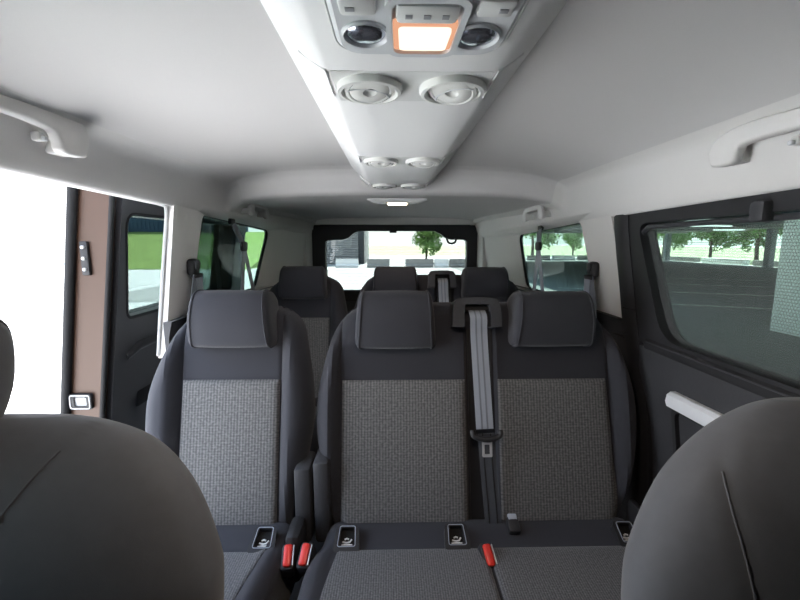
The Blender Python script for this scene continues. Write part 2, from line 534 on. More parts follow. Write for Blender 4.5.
def make_bench(label, group):
    t = thing('bench_seat', (.22, 1.08, 0), label, 'seat', group)
    xl = curve1([(-.04, -.215), (0, -.216), (.12, -.238), (.25, -.262), (.38, -.262), (.53, -.228), (.60, -.200), (.645, -.165), (.67, -.11)])
    xr = curve1([(-.04, .675), (0, .68), (.12, .715), (.25, .738), (.38, .738), (.51, .704), (.60, .665), (.64, .63), (.67, .57)])
    d0 = back_surface(xl, xr, .67, -.188, .656)
    def d(x, w): return d0(x, w) - .016 * sstep(.198, .208, x) * sstep(.302, .292, x) * sstep(.60, .57, w)
    b = obj('backrest', make_back(A, xl, xr, .67, d, .135, br=lines(-.188, 1) + [.196, .199, .203, .208, .210, .290, .293, .298, .303, .306] + lines(.656, -1)), 'smooth', t)
    inset('back_panel', b, 'weave', A, lambda w: -.184, lambda w: .201, -.018, .42, d0, label='grey woven panel beside the belt channel')
    inset('back_panel', b, 'weave', A, lambda w: .302, lambda w: .645 + .02 * (1 - w / .42), -.018, .42, d0, label='grey woven panel nearer the closed door')
    bm = slab([(.212, -.03), (.292, -.03), (.292, .60), (.212, .60)], lambda a, w: A(a, w, -.012), lambda a, w: A(a, w, -.028))
    obj('belt_channel', bm, 'black', b)
    headrest(t, A, -.018, .125, .522, .695)
    headrest(t, A, .466, .129, .526, .692)
    # belt outlet on the shoulder
    ol = catmull([(.158, .582), (.160, .63), (.168, .665), (.20, .672), (.27, .672), (.298, .663), (.307, .63), (.309, .582)], 4)
    il = catmull([(.276, .582), (.277, .62), (.272, .648), (.262, .652), (.205, .652), (.197, .648), (.194, .62), (.194, .582)], 4)
    i_ = rquad([(.194, .606), (.278, .606), (.278, .652), (.194, .652)], .006)
    lp = [tuple(q) for q in ol] + [tuple(q) for q in il]
    n = len(ol)
    bm = BM()
    rr = [[f_(*q) for q in (ol[k], ol[k], il[len(il) - 1 - k], il[len(il) - 1 - k])] for k in range(n) for f_ in (A.__call__,)] if False else \
         [[A(*ol[k], .050), A(*ol[k], -.05), A(*il[len(il) - 1 - k], -.05), A(*il[len(il) - 1 - k], .050)] for k in range(n)]
    g = obj('belt_outlet', loft(rr, bm=bm), 'grain', t)
    obj('outlet_back', slab(i_, lambda a, w: A(a, w, -.04), lambda a, w: A(a, w, -.02)), 'rubber', g)
    obj('outlet_roller', tube([A(.192, .640, .018), A(.282, .640, .018)], .009), 'black', g)
    cl = curve1([(0, -.225), (.08, -.235), (.16, -.258), (.28, -.262), (.52, -.27)])
    def cr(w): return .700
    ia = curve1([(0, -.165), (.1, -.178), (.25, -.20), (.5, -.21)])
    cd, cm, co = cushion(t, cl, cr, .58, 1.10, .412, [(ia, lambda w: .2295), (lambda w: .2325, lambda w: .635)], seam=.231)
    for x in (-.156, .152, .640): anchor_cover(t, x, 1.020, .424)
    buckle(t, -.263, .965, .428, 30, -6)
    buckle(t, .227, .952, .428, 30, 8)
    # plastic loop of the centre belt in the gap between backrest and cushion
    bm = BM(); rbox(bm, (.322, 1.052, .436), (.034, .045, .03), .008, Matrix.Rotation(R(30), 3, 'X')); lo = obj('lower_belt_guide', bm, 'black', t)
    bm = BM(); rbox(bm, (.322, 1.064, .454), (.026, .018, .012), .003, Matrix.Rotation(R(30), 3, 'X')); obj('webbing_end', bm, 'belt', lo)
    bm = box((-.262, 1.085, .36), (-.214, 1.20, .62), .014); obj('recliner_cover', bm, 'grain', t)
    bm = BM(); rbox(bm, (.704, 1.07, .425), (.02, .09, .10), .008); obj('side_cover', bm, 'black', t)
    pedestal(t, -.24, .69, .60, 1.08)
    return t

def make_center_belt(label, group):
    t = thing('seat_belt', (.25, 1.08, .42), label, 'seat belt', group)
    up = [(.237, .636, .022), (.238, .61, .046), (.241, .56, .030), (.246, .42, .030), (.251, .275, .034)]
    lo = [(.255, .262, .034), (.262, .14, .028), (.270, .04, .022), (.274, -.015, .015), (.277, -.045, -.005)]
    def S(pts, w, off=0, xo=0): return [A(x + xo, ww, d + off) for x, ww, d in pts]
    a = obj('webbing', strip(S(catmull(up, 4), 0), (1, 0, 0), .052, .002), 'belt', t)
    for k in (-.0085, .0085): obj('webbing_stripe', strip(S(catmull(up, 4), 0, .0013, k), (1, 0, 0), .005, .001), 'stripe', a)
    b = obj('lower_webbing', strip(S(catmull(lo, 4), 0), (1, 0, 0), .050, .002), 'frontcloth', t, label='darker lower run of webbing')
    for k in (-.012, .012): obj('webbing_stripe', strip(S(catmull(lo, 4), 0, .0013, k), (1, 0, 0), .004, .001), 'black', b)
    bm = BM()
    tube([A(x, w, d) for x, w, d in catmull([(.213, .272, .040), (.217, .256, .046), (.254, .248, .050), (.291, .256, .046), (.295, .272, .040)], 6)], .0085, 10, bm)
    tg = obj('tongue_grip', bm, 'black', t)
    o_ = rquad([(.239, .196), (.269, .196), (.269, .252), (.239, .252)], .004); i_ = rquad([(.246, .204), (.262, .204), (.262, .232), (.246, .232)], .002)
    obj('tongue_plate', ring_panel(o_, i_, lambda a_, w: A(a_, w, .046), lambda a_, w: A(a_, w, .042)), 'steel', tg, label='steel tongue plate with a slot')
    return t

g_single = 'single passenger seats behind one another'
g_bench = 'double bench seats behind one another'
s1 = make_single('dark single seat with light grey woven back panel beside the open sliding door', g_single)
s2 = copy_tree(s1, s1.location + Vector((.012, .93, .02)), 'dark single seat of the rear row, half hidden behind the single seat', g_single)
b1 = make_bench('dark two-place bench with two woven back panels and belt down its middle', g_bench)
b2 = copy_tree(b1, b1.location + Vector((.010, .93, .02)), 'dark two-place bench of the rear row below the tailgate window', g_bench)
c1 = make_center_belt('grey centre belt with steel tongue hanging down the middle-row bench', 'bench seat belts')
c2 = copy_tree(c1, c1.location + Vector((.010, .93, .02)), 'grey centre belt on the rear-row bench, only its top visible', 'bench seat belts')

# front seats seen from the dashboard side
F = Plane(.30, .50, 12)
def front_seat(label, cx, edge, side, hr):
    """edge: half width by w"""
    t = thing('front_seat', (cx, .30, 0), label, 'seat', None)
    hw = curve1(edge); wt = edge[-1][0]
    sm = curve1([(-.04, -.06), (.30, -.03), (.40, .03), (.458, .074), (.53, .117), (.57, .150)] if side < 0 else [(-.04, -.165), (.3, -.165), (.373, -.165), (.478, -.172), (.535, -.150), (.58, -.09)])
    xl = lambda w: max(cx - hw(w), -.770); xr = lambda w: min(cx + hw(w), .752)
    def T(w):      # thickness of the padded back, closing to a soft top
        return .155 * math.sqrt(max(0.0, 1 - max(0, (w - (wt - .16)) / .162) ** 2)) + .004
    dc = -.055
    def d(x, w):
        h = (xr(w) - xl(w)) / 2; m = (xr(w) + xl(w)) / 2
        q = min(.9999, abs(x - m) / h)
        v = T(w) / 2 * (1 - q ** 2.5) ** (1 / 2.5)
        return dc + v
    ws = [-.04 + (wt + .04) * math.sin(math.pi / 2 * k / 56) for k in range(57)]
    rings = []
    for w in ws:
        h = (xr(w) - xl(w)) / 2; m = (xr(w) + xl(w)) / 2; r = []
        for k in range(96):
            a = 2 * math.pi * k / 96; ca, sa = math.cos(a), math.sin(a)
            x = m + h * math.copysign(abs(ca) ** (2 / 2.5), ca)
            dd = T(w) / 2 * math.copysign(abs(sa) ** (2 / 2.5), sa)
            if sa > 0: dd -= .0035 * math.exp(-((x - cx - sm(w)) / .004) ** 2)
            r.append(F(x, w, dc + dd))
        rings.append(r)
    b = obj('backrest', loft(rings), 'frontcloth', t, ang=70)
    r = [F(cx + sm(w), w, d(cx + sm(w), w) - .0005) for w in np.linspace(.0, wt - (.03 if side < 0 else .075), 60)]
    obj('seam', tube(r, .0012, 6), 'frontcloth', b)
    if hr is not None:
        headrest(t, F, hr, .125, .525, .690, -.02, 'frontcloth')
    cl = lambda w: cx - .235; cr = lambda w: cx + .235
    cushion(t, cl, cr, -.20, .30, .44, [(lambda w: cx - .16, lambda w: cx + .16)])
    bm = box((cx - .20, -.16, .002), (cx + .20, .26, .29), .02); obj('seat_base', bm, 'black', t)
    return t
front_seat('black front seat beside the open side, seen over its rounded shoulder', -.52,
           [(-.04, .262), (.10, .275), (.25, .283), (.363, .285), (.404, .279), (.477, .248), (.53, .204), (.556, .15), (.566, .10)], -1, -.615)
front_seat('grey-lit front seat shoulder in front of the closed sliding door', .52,
           [(-.04, .250), (.10, .262), (.25, .266), (.355, .261), (.407, .246), (.481, .205), (.535, .151), (.567, .10), (.578, .065)], 1, .625)

# ------------------------------------------------------------------ cabin shell
def H(y):   # headliner height along the van: raised front part, then a step down
    return float(np.interp(y, [-1.2, 0, 1.4, 1.66, 1.70, 1.725, 1.738, 1.746, 1.756, 1.78, 1.9, 2.6, 3.0, 3.1],
                           [1.50, 1.555, 1.56, 1.558, 1.550, 1.532, 1.510, 1.485, 1.464, 1.4545, 1.452, 1.455, 1.450, 1.435]))
YS = sorted(set(list(np.linspace(-1.15, 1.6, 24)) + list(np.linspace(1.62, 1.80, 28)) + list(np.linspace(1.82, 3.1, 18))))
XS = np.linspace(-.665, .665, 31)
def grid_shell(fn, us, vs, th):
    bm = BM()
    A_ = [[bm.verts.new(fn(u, v)) for u in us] for v in vs]
    B_ = [[bm.verts.new(Vector(fn(u, v)) + Vector(th)) for u in us] for v in vs]
    for j in range(len(vs) - 1):
        for i in range(len(us) - 1):
            bm.faces.new((A_[j][i], A_[j][i + 1], A_[j + 1][i + 1], A_[j + 1][i]))
            bm.faces.new((B_[j][i], B_[j + 1][i], B_[j + 1][i + 1], B_[j][i + 1]))
    nu, nv = len(us) - 1, len(vs) - 1
    for i in range(nu):
        bm.faces.new((A_[0][i], B_[0][i], B_[0][i + 1], A_[0][i + 1])); bm.faces.new((A_[nv][i], A_[nv][i + 1], B_[nv][i + 1], B_[nv][i]))
    for j in range(nv):
        bm.faces.new((A_[j][0], A_[j + 1][0], B_[j + 1][0], B_[j][0])); bm.faces.new((A_[j][nu], B_[j][nu], B_[j + 1][nu], A_[j + 1][nu]))
    return bm
def taper(y): return .10 * sstep(2.25, 3.15, y)
def ceil_pt(x, y): return (x * (1 - taper(y) * 1.2), y, H(y) - .010 * (x / .665) ** 2 - (.034 * sstep(1.9, 1.6, y) + .012) * (abs(x) / .665) ** 6)
struct('ceiling', grid_shell(ceil_pt, XS, YS, (0, 0, .03)), 'liner', ang=60)

def rail_bottom(y, s):
    if s < 0: return float(np.interp(y, [-1.2, .77, 1.36, 1.6, 2.4, 3.1], [1.40, 1.386, 1.370, 1.352, 1.325, 1.32]))
    return float(np.interp(y, [-1.2, .77, 1.42, 1.66, 2.43, 3.1], [1.37, 1.354, 1.341, 1.334, 1.298, 1.29]))
def rail_rings(s):
    rings = []
    for y in YS:
        h = H(y); hb = min(h, 1.56); zb = rail_bottom(y, s); tp = taper(y)
        f = sstep(1.95, 1.65, y)          # 1 = front profile
        z1 = h - .022 - .034 * sstep(1.9, 1.6, y)
        prof = [(.665 * (1 - tp * 1.2), z1), (.684 - tp, z1 - .010), (.699 - tp, z1 - .021), (.711 - tp, z1 - .036 * (.6 + .4 * f)),
                (.724 - tp, zb + (z1 - zb) * .42), (.736 - tp, zb + (z1 - zb) * .16), (.744 - tp, zb + .006), (.750 - tp, zb), (.80 - tp, zb + .004),
                (.82 - tp, zb + .06), (.80 - tp, 1.60), (.665 * (1 - tp * 1.2), 1.60)]
        rings.append([(s * a, y, z) for a, z in prof])
    return rings
struct('trim_left', loft(rail_rings(-1)), 'trim', ang=50)
struct('trim_right', loft(rail_rings(1)), 'trim', ang=50)
struct('roof', box((-.84, -1.2, 1.60), (.84, 3.2, 1.64), .01), 'brown')
struct('floor', box((-.86, -1.2, -.06), (.86, 3.2, 0), 0), 'carpet')

# side walls ------------------------------------------------------------------
def lean(y, z): return .742 + max(0, 1.36 - z) * .12 - taper(y)
def quarter(s, ya, yb, win, zt):
    sx = 'left' if s < 0 else 'right'
    outer = rquad([(ya[0], .86 if s < 0 else .98), (3.06, .98), (3.06, zt[1] + .03), (ya[1], zt[0] + .03)], .002)
    inner = rquad(win, [.04, .05, .07, .03])
    struct('wall_%s' % sx, ring_panel(outer, inner, lambda y, z: Vector((s * lean(y, z), y, z)), lambda y, z: Vector((s * (lean(y, z) + .024), y, z))), 'trim', ang=45)
    g = slab(inner, lambda y, z: Vector((s * (lean(y, z) + .014), y, z)), lambda y, z: Vector((s * (lean(y, z) + .018), y, z)))
    struct('window_1' if s < 0 else 'window_2', g, 'gtint')
    # rubber line round the pane
    r = [Vector((s * (lean(*p) + .012), p[0], p[1])) for p in inner]
    struct('trim_3' if s < 0 else 'trim_4', tube(r, .007, 8, closed=True), 'rubber')
    # lower quarter panel with a ledge
    prof = [(.745, .995), (.772, .985), (.785, .93), (.79, .5), (.79, 0), (.80, 0), (.80, .985)]
    rings = [[(s * (a - taper(y)), y, z) for a, z in prof] for y in (ya[0] + .0, 1.8, 2.3, 2.7, 3.08)]
    struct('baseboard_%s' % sx, loft(rings), 'grain')
quarter(-1, (1.343, 1.364), None, [(1.50, 1.0), (2.25, 1.0), (2.40, 1.325), (1.56, 1.358)], (1.365, 1.32))
quarter(1, (1.335, 1.425), None, [(1.545, .985), (2.385, .985), (2.44, 1.305), (1.648, 1.338)], (1.340, 1.29))

# rear wall and tailgate -------------------------------------------------------
t3 = thing('door_3', (0, 3.1, 0), None, None, None, 'structure')
inn = [(-.525, .885), (.545, .885), (.555, 1.15), (.552, 1.262), (.535, 1.275), (.43, 1.276), (.385, 1.290), (.345, 1.322), (.30, 1.341),
       (-.28, 1.341), (-.315, 1.325), (-.355, 1.290), (-.395, 1.276), (-.51, 1.272), (-.53, 1.258), (-.535, 1.15)]
out = [(-.635, .80), (.64, .80), (.64, 1.15), (.64, 1.30), (.635, 1.345), (.615, 1.375), (.57, 1.388), (.50, 1.390), (.40, 1.391),
       (-.40, 1.391), (-.50, 1.390), (-.56, 1.388), (-.605, 1.375), (-.628, 1.345), (-.635, 1.30), (-.635, 1.15)]
obj('window_frame', ring_panel(out, inn, lambda x, z: Vector((x, 3.09, z)), lambda x, z: Vector((x, 3.16, z))), 'black', t3)
gl = obj('rear_glass', slab(inn, lambda x, z: Vector((x, 3.150, z)), lambda x, z: Vector((x, 3.154, z))), 'grear', t3)
bm = BM()
for k in range(13): box((-.52, 3.1475, .905 + k * .027), (.54, 3.1485, .9058 + k * .027), 0, bm)
obj('heating_lines', bm, 'black', gl)
obj('lower_panel', box((-.635, 3.085, .05), (.64, 3.16, .80), .01), 'grain', t3)
bm = BM(); rbox(bm, (-.015, 3.085, 1.336), (.055, .03, .018), .004); obj('brake_light', bm, 'rubber', t3)
obj('grab_loop', tube([Vector(p) for p in catmull([(.395, 3.085, 1.288), (.405, 3.075, 1.258), (.43, 3.072, 1.246), (.458, 3.075, 1.258), (.468, 3.085, 1.288)], 6)], .008), 'black', t3)
# pale body pillars either side of the tailgate and the header over it
def rearpost(s, k):
    bm = BM()
    rings = [[(s * a, y, z) for a, y in ((.632, 3.085), (.638, 3.04), (.655, 3.0), (.70, 3.0), (.75, 3.10), (.75, 3.17), (.632, 3.17))] for z in (0, .9, 1.2, 1.40)]
    struct('trim_%d' % k, loft(rings, bm=bm), 'trim')
rearpost(-1, 5); rearpost(1, 6)
struct('trim_9', box((-.67, 3.162, 1.345), (.67, 3.18, 1.40), .002), 'black')  # thin hidden plate added behind the frame to stop a light leak
struct('trim_7', box((-.66, 3.06, 1.388), (.66, 3.18, 1.62), .006), 'trim')

# left side: sliding door pushed back outside the body ---------------------------
def dx(z, o=0.): return -(.884 + (1.38 - z) * .145 + o)
d1 = thing('door_1', (-1.0, 1.27, 0), None, None, None, 'structure')
zs = [-.12, .2, .6, .8, 1.0, 1.2, 1.38, 1.50]
def dring(y, o_in, o_out): 
    return [(dx(z, o_in), y, z) for z in zs] + [(dx(z, o_out), y, z) for z in reversed(zs)]
# painted shell: leading edge and outer skin
yw0, yw1 = 1.36, 2.34
def shell_frame():
    outer = rquad([(1.27, -.12), (2.42, -.12), (2.42, 1.50), (1.27, 1.50)], .01)
    inner = rquad([(1.355, .995), (2.24, .995), (2.24, 1.345), (1.322, 1.345)], [.03, .04, .04, .05])
    return outer, inner
so, si = shell_frame()
obj('door_shell', ring_panel(so, si, lambda y, z: Vector((dx(z, .004), y, z)), lambda y, z: Vector((dx(z, .104), y, z))), 'brown', d1)
to = rquad([(1.300, -.05), (2.39, -.05), (2.39, 1.46), (1.300, 1.46)], .02)
obj('inner_trim', ring_panel(to, si, lambda y, z: Vector((dx(z, -.014), y, z)), lambda y, z: Vector((dx(z, .006), y, z))), 'grain', d1)
obj('door_glass', slab(si, lambda y, z: Vector((dx(z, .05), y, z)), lambda y, z: Vector((dx(z, .054), y, z))), 'gdoor', d1)
obj('window_seal', tube([Vector((dx(p[1], -.012), p[0], p[1])) for p in si], .006, 8, closed=True), 'rubber', d1)
obj('outer_seal', tube([Vector((dx(z, .110), 1.262, z)) for z in (-.1, .3, .6, .8, 1.0, 1.2, 1.38, 1.47)], .014), 'rubber', d1)
obj('inner_seal', tube([Vector((dx(z, -.002), 1.272, z)) for z in (-.1, .3, .6, .8, 1.0, 1.2, 1.38, 1.47)], .008), 'rubber', d1)
bm = BM(); rbox(bm, (dx(1.2, .066), 1.266, 1.203), (.024, .014, .105), .004); lt = obj('upper_latch', bm, 'black', d1)
bm = BM()
for k in (-.034, 0, .034): lathe([(0, -.004), (.0055, -.004), (.0055, .004), (0, .005)], 12, bm, Matrix.Translation((dx(1.2, .066), 1.258, 1.203 + k)) @ Matrix.Rotation(R(90), 4, 'X'))
obj('latch_pins', bm, 'seal', lt)
oo = rquad([(-.035, -.026), (.035, -.026), (.035, .026), (-.035, .026)], .008); oi = rquad([(-.020, -.015), (.020, -.015), (.020, .015), (-.020, .015)], .006)
cx_ = dx(.74, .062)
st = obj('lower_striker', ring_panel(oo, oi, lambda a, b: Vector((cx_ + a, 1.258, .74 + b)), lambda a, b: Vector((cx_ + a, 1.272, .74 + b))), 'black', d1)
obj('striker_edge', tube([Vector((cx_ + a, 1.257, .74 + b)) for a, b in rquad([(-.031, -.022), (.031, -.022), (.031, .022), (-.031, .022)], .008)], .0016, 6, closed=True), 'steel', st, label='thin bright metal edge')
obj('striker_pocket', slab(oi, lambda a, b: Vector((cx_ + a, 1.264, .74 + b)), lambda a, b: Vector((cx_ + a, 1.270, .74 + b))), 'seal', st)
bm = BM(); pts = [Vector((dx(z) + .012, y, z)) for y, z in ((1.36, .86), (1.42, .885), (1.50, .888), (1.60, .88))]
obj('pull_handle', tube(pts, [.012, .018, .018, .014], 10, bm), 'black', d1)
bm = BM(); rbox(bm, (dx(.75) + .002, 1.53, .74), (.012, .20, .18), .005); obj('door_pocket', bm, 'rubber', d1)
bm = box((dx(1.075) - .004, 1.303, 1.073), (dx(1.075) + .0015, 1.36, 1.077), 0); obj('trim_joint', bm, 'rubber', d1)
# bright seal round the rear edge of the door opening
seal = [Vector((-.766 - (1.36 - z) * .12, y, z)) for y, z in catmull([(1.28, 1.382), (1.340, 1.374), (1.358, 1.345), (1.354, 1.25), (1.350, 1.15), (1.345, 1.02), (1.342, .87)], 8)]
struct('trim_8', tube(seal, .006, 8), 'seal')
struct('baseboard_left.001', box((-.80, .42, -.02), (-.70, 1.27, .05), .01), 'black')
# front pillar ahead of the opening and the front door, all unseen beside or behind the camera; opaque pieces added to block light
def post(s, y0, y1, m, name):
    rings = [[(s * (lean(0, z) + a), y, z) for a, y in ((0, y0), (0, y1), (.06, y1), (.06, y0))] for z in (0, .9, 1.42)]
    struct(name, loft(rings), m)
post(-1, .42, .54, 'trim', 'wall_left.001'); post(1, -.02, .06, 'trim', 'wall_right.001')
struct('wall_left.002', box((-.86, -1.2, 0), (-.775, .42, .94), .01), 'grain')
struct('wall_right.002', box((.79, -1.2, 0), (.86, -.02, .94), .01), 'grain')
post(-1, -1.2, .08, 'trim', 'wall_left.003'); post(1, -1.2, -.85, 'trim', 'wall_right.003')  # left piece widened out of view to cut light from the front door window
for s, n, ya, yb in ((-1, 5, .08, .42), (1, 6, -.85, -.02)):
    lp = [(ya, .94), (yb, .94), (yb, 1.42), (ya, 1.42)]
    struct('window_%d' % n, slab(lp, lambda y, z, s=s: Vector((s * (lean(y, z) + .04), y, z)), lambda y, z, s=s: Vector((s * (lean(y, z) + .044), y, z))), 'gclear' if s < 0 else 'black')  # right pane is opaque black, put there unseen to shut out side light
struct('wall_front', box((-.86, -1.26, -.06), (.86, -1.2, .98), .01), 'grain')
struct('window_4', slab([(-.85, .98), (.85, .98), (.85, 1.60), (-.85, 1.60)], lambda x, z: Vector((x, -1.24, z)), lambda x, z: Vector((x, -1.236, z))), 'black')  # opaque unseen sheet across the windscreen opening, added to keep front light out

# right side: closed sliding door ---------------------------------------------
d2 = thing('door_2', (.78, .75, 0), None, None, None, 'structure')
def rx(z): return .758 + max(0, 1.34 - z) * .02
win = rquad([(.20, .968), (1.135, .966), (1.285, 1.312), (.24, 1.318)], [.05, .075, .05, .05], 8)
outr = rquad([(.06, .935), (1.275, .935), (1.415, 1.352), (.06, 1.372)], [.01, .08, .06, .01], 8)
obj('window_frame', ring_panel(outr, win, lambda y, z: Vector((rx(z), y, z)), lambda y, z: Vector((rx(z) + .055, y, z))), 'black', d2)
win2 = rquad([(.18, .955), (1.15, .953), (1.305, 1.325), (.22, 1.33)], [.05, .075, .05, .05], 8)
obj('door_glass', slab(win2, lambda y, z: Vector((rx(z) + .046, y, z)), lambda y, z: Vector((rx(z) + .050, y, z))), 'gdark', d2)
# padded black pillar cover between window and rear quarter
pc = [[(x_, y_, z_) for x_, y_ in ((rx(z_) - .003, 1.318 + k), (rx(z_) - .012, 1.335 + k), (rx(z_) - .014, 1.365 + k), (rx(z_) - .008, 1.392 + k), (rx(z_) + .02, 1.405 + k), (rx(z_) + .02, 1.318 + k))]
      for z_, k in ((.10, -.20), (.40, -.185), (.70, -.155), (.90, -.095), (1.0, -.065), (1.1, -.040), (1.2, -.012), (1.30, .012), (1.345, .018))]
obj('pillar_cover', loft(pc), 'black', d2)
obj('cover_joint', tube([Vector(p) for p in ((rx(1.03) - .004, 1.262, 1.035), (rx(1.03) - .0135, 1.28, 1.035), (rx(1.03) - .0155, 1.31, 1.035))], .002, 6), 'rubber', d2)
# sill ledge, panel below
def sweep_y(prof, ys): return loft([[(x, y, z) for x, z in prof] for y in ys])
obj('sill_ledge', sweep_y([(.805, .968), (.772, .962), (.758, .950), (.756, .938), (.762, .925), (.82, .925), (.82, .965)], (.06, 1.20)), 'black', d2)
obj('sill_edge', tube([(.7572, .06, .949), (.7572, 1.19, .949)], .0026, 6), 'grain', d2)
obj('trim_panel', sweep_y([(.764, .928), (.760, .86), (.765, .80), (.785, .60), (.79, .30), (.80, .02), (.84, .02), (.84, .928)], (.06, .5, 1.0, 1.24, 1.40)), 'grain', d2)
# pull bar over a pocket
bar = loft([[(x, y, z + (y - 1.0) * -.03) for x, z in ((.768, .842), (.748, .842), (.738, .834), (.735, .815), (.740, .800), (.768, .796))] for y in (.45, .7, .90, 1.04, 1.052)])
obj('pull_bar', bar, 'silver', d2, label='pale silver pull bar')
po = rquad([(.47, .50), (1.02, .50), (1.052, .80), (.47, .80)], .03); pi_ = rquad([(.485, .52), (1.008, .52), (1.038, .79), (.485, .79)], .025)
obj('pocket_rim', ring_panel(po, pi_, lambda y, z: Vector((.752 + max(0, .8 - z) * .08, y, z)), lambda y, z: Vector((.79, y, z))), 'black', d2)
obj('pocket_back', slab(pi_, lambda y, z: Vector((.764 + max(0, .8 - z) * .08, y, z)), lambda y, z: Vector((.79, y, z))), 'grain', d2)
for k, y in enumerate((.845, .33)):
    bm = BM(); rbox(bm, (.752, y, 1.316), (.030, .036, .044), .008); obj('blind_hook', bm, 'grain', d2)

# mesh blind pulled up over the closed door's window
bl = thing('sun_blind', (.79, .7, .965), 'grey mesh sun blind drawn up over the closed sliding door window', 'blind')
bm = BM(); uvl = bm.loops.layers.uv.new('UVMap')
bq = [(.205, .965), (1.140, .965), (1.278, 1.300), (.235, 1.308)]
vs = [bm.verts.new((rx(z) + .026, y, z)) for y, z in bq]; f = bm.faces.new(vs)
for lp, q in zip(f.loops, bq): lp[uvl].uv = q
obj('mesh_cloth', bm, 'blind', bl)
obj('top_rail', tube([(rx(1.3) + .012, .235, 1.306), (rx(1.3) + .012, 1.15, 1.3015), (rx(1.3) + .012, 1.245, 1.300), (rx(1.3) + .014, 1.272, 1.285), (rx(1.3) + .018, 1.277, 1.262)], .0075, 10), 'grain', bl)

# ------------------------------------------------------------------ overhead duct and console
dt = thing('overhead_air_duct', (0, .9, 1.56), 'long pale overhead air duct running down the middle of the headliner', 'air duct')
yy = [-.6, .2, .6, 1.0, 1.4, 1.70, 1.735, 1.742]
def dprof(y):
    k = 1 - .06 * (y / 1.74)
    e = .012 * sstep(1.70, 1.742, y)
    pr = [(-.205, 1.575), (-.200, 1.556), (-.192, 1.549), (-.150, 1.507), (-.128, 1.490), (-.117, 1.4852), (-.06, 1.4845), (.06, 1.4845), (.117, 1.4852), (.128, 1.490), (.150, 1.507), (.192, 1.549), (.200, 1.556), (.205, 1.575)]
    return [(x * k, y, z + e) for x, z in pr]
obj('duct_body', loft([dprof(y) for y in yy]), 'duct', dt, ang=25)
def fascia(y, hw, hl):
    pts = rquad([(-hw, y - hl), (hw, y - hl), (hw * .985, y + hl), (-hw * .985, y + hl)], .004)
    f = obj('vent_fascia', slab(pts, lambda a, b: Vector((a, b, 1.4842)), lambda a, b: Vector((a, b, 1.490))), 'fascia', dt, label='slightly darker strip holding two vents')
    for s in (-1, 1):
        q = [(s * (.122 - .004 * y), y - hl), (s * (.124 - .004 * y), y + hl * .8), (s * (.165 - .006 * y), y + hl * 1.0), (s * (.165 - .006 * y), y - hl * .6)]
        def side(a, b, h=0): 
            u = (abs(a) - .122) / .07
            return Vector((a, b, 1.4865 + u * .058 - h))
        obj('side_wing', slab(q, lambda a, b: side(a, b, .001), lambda a, b: side(a, b, -.01)), 'duct', f)
def vent(x, y, tilt, az, r=.050):
    m0 = Matrix.Translation((x, y, 1.4815)) @ Matrix.Diagonal((1, 1.0, -1, 1))
    prof = [(r, -.004), (r, .003), (r * .96, .0065), (r * .86, .0075), (r * .80, .005), (r * .78, -.002), (r * .76, -.014), (0, -.014)]
    v = obj('air_vent', lathe(prof, 40, mat=m0), 'vent', dt)
    m1 = m0 @ Matrix.Rotation(R(az), 4, 'Z') @ Matrix.Rotation(R(tilt), 4, 'X')
    q = r * .77
    obj('vent_flap', lathe([(q * .93, -.012), (q, -.002), (q * .97, .003), (q * .84, .0048), (q * .78, .0036), (q * .74, .005), (q * .4, .0062), (q * .27, .0058), (q * .20, .0030), (0, .0015)], 40, mat=m1), 'vent', v)
    obj('vent_hub_line', tube([m1 @ Vector((q * .9 * math.cos(a), q * .9 * math.sin(a) * .55 + q * .30, .0052)) for a in np.linspace(R(-165), R(-15), 20)], .0013, 6), 'lampbezel', v)
for y, h in ((.648, .058), (1.195, .052), (1.688, .042)):
    fascia(y, .117 - .004 * y, h)
for (x, y, tl, az) in ((-.062, .648, 12, 20), (.064, .648, 14, -40), (-.058, 1.195, 13, 10), (.062, 1.195, 13, -30), (-.056, 1.688, 12, 15), (.060, 1.688, 12, -20)):
    vent(x, y, tl, az)

oc = thing('overhead_console', (.005, .45, 1.484), 'pale overhead console with glowing dome lamp and two round reading lamps', 'console')
pan = rquad([(-.094, .02), (.104, .02), (.102, .529), (-.092, .529)], .034, 8)
pan2 = rquad([(-.088, .03), (.098, .03), (.096, .522), (-.086, .522)], .030, 8)
zc = 1.4845
def cz(h): return lambda a, b: Vector((a, b, zc - h))
bm = loft([[cz(-.006)(*p) for p in pan], [cz(.002)(*p) for p in pan], [cz(.008)(*p) for p in pan2], [cz(.008)(*p) for p in rquad([(-.08, .04), (.09, .04), (.088, .514), (-.078, .514)], .026, 8)]])
obj('console_panel', bm, 'lampbezel', oc)
obj('panel_groove', tube([cz(.0012)(*p) for p in rquad([(-.0955, .018), (.1055, .018), (.1035, .5305), (-.0935, .5305)], .035, 8)], .0014, 6, closed=True), 'fascia', oc)
zl = zc - .008
for x, y in ((-.057, .474), (.065, .476)):
    m0 = Matrix.Translation((x, y, zl)) @ Matrix.Diagonal((1, 1, -1, 1))
    rl = obj('reading_lamp', lathe([(.0265, -.006), (.0265, .002), (.0245, .004), (.0225, .002), (.0215, -.004), (.017, -.010), (0, -.012)], 36, mat=m0), 'lampbezel', oc)
    obj('reading_lens', lathe([(.0225, -.001), (.0195, .0025), (.012, .0050), (0, .0060)], 32, mat=m0), 'chromelens', rl, label='dark mirror-like round lens')
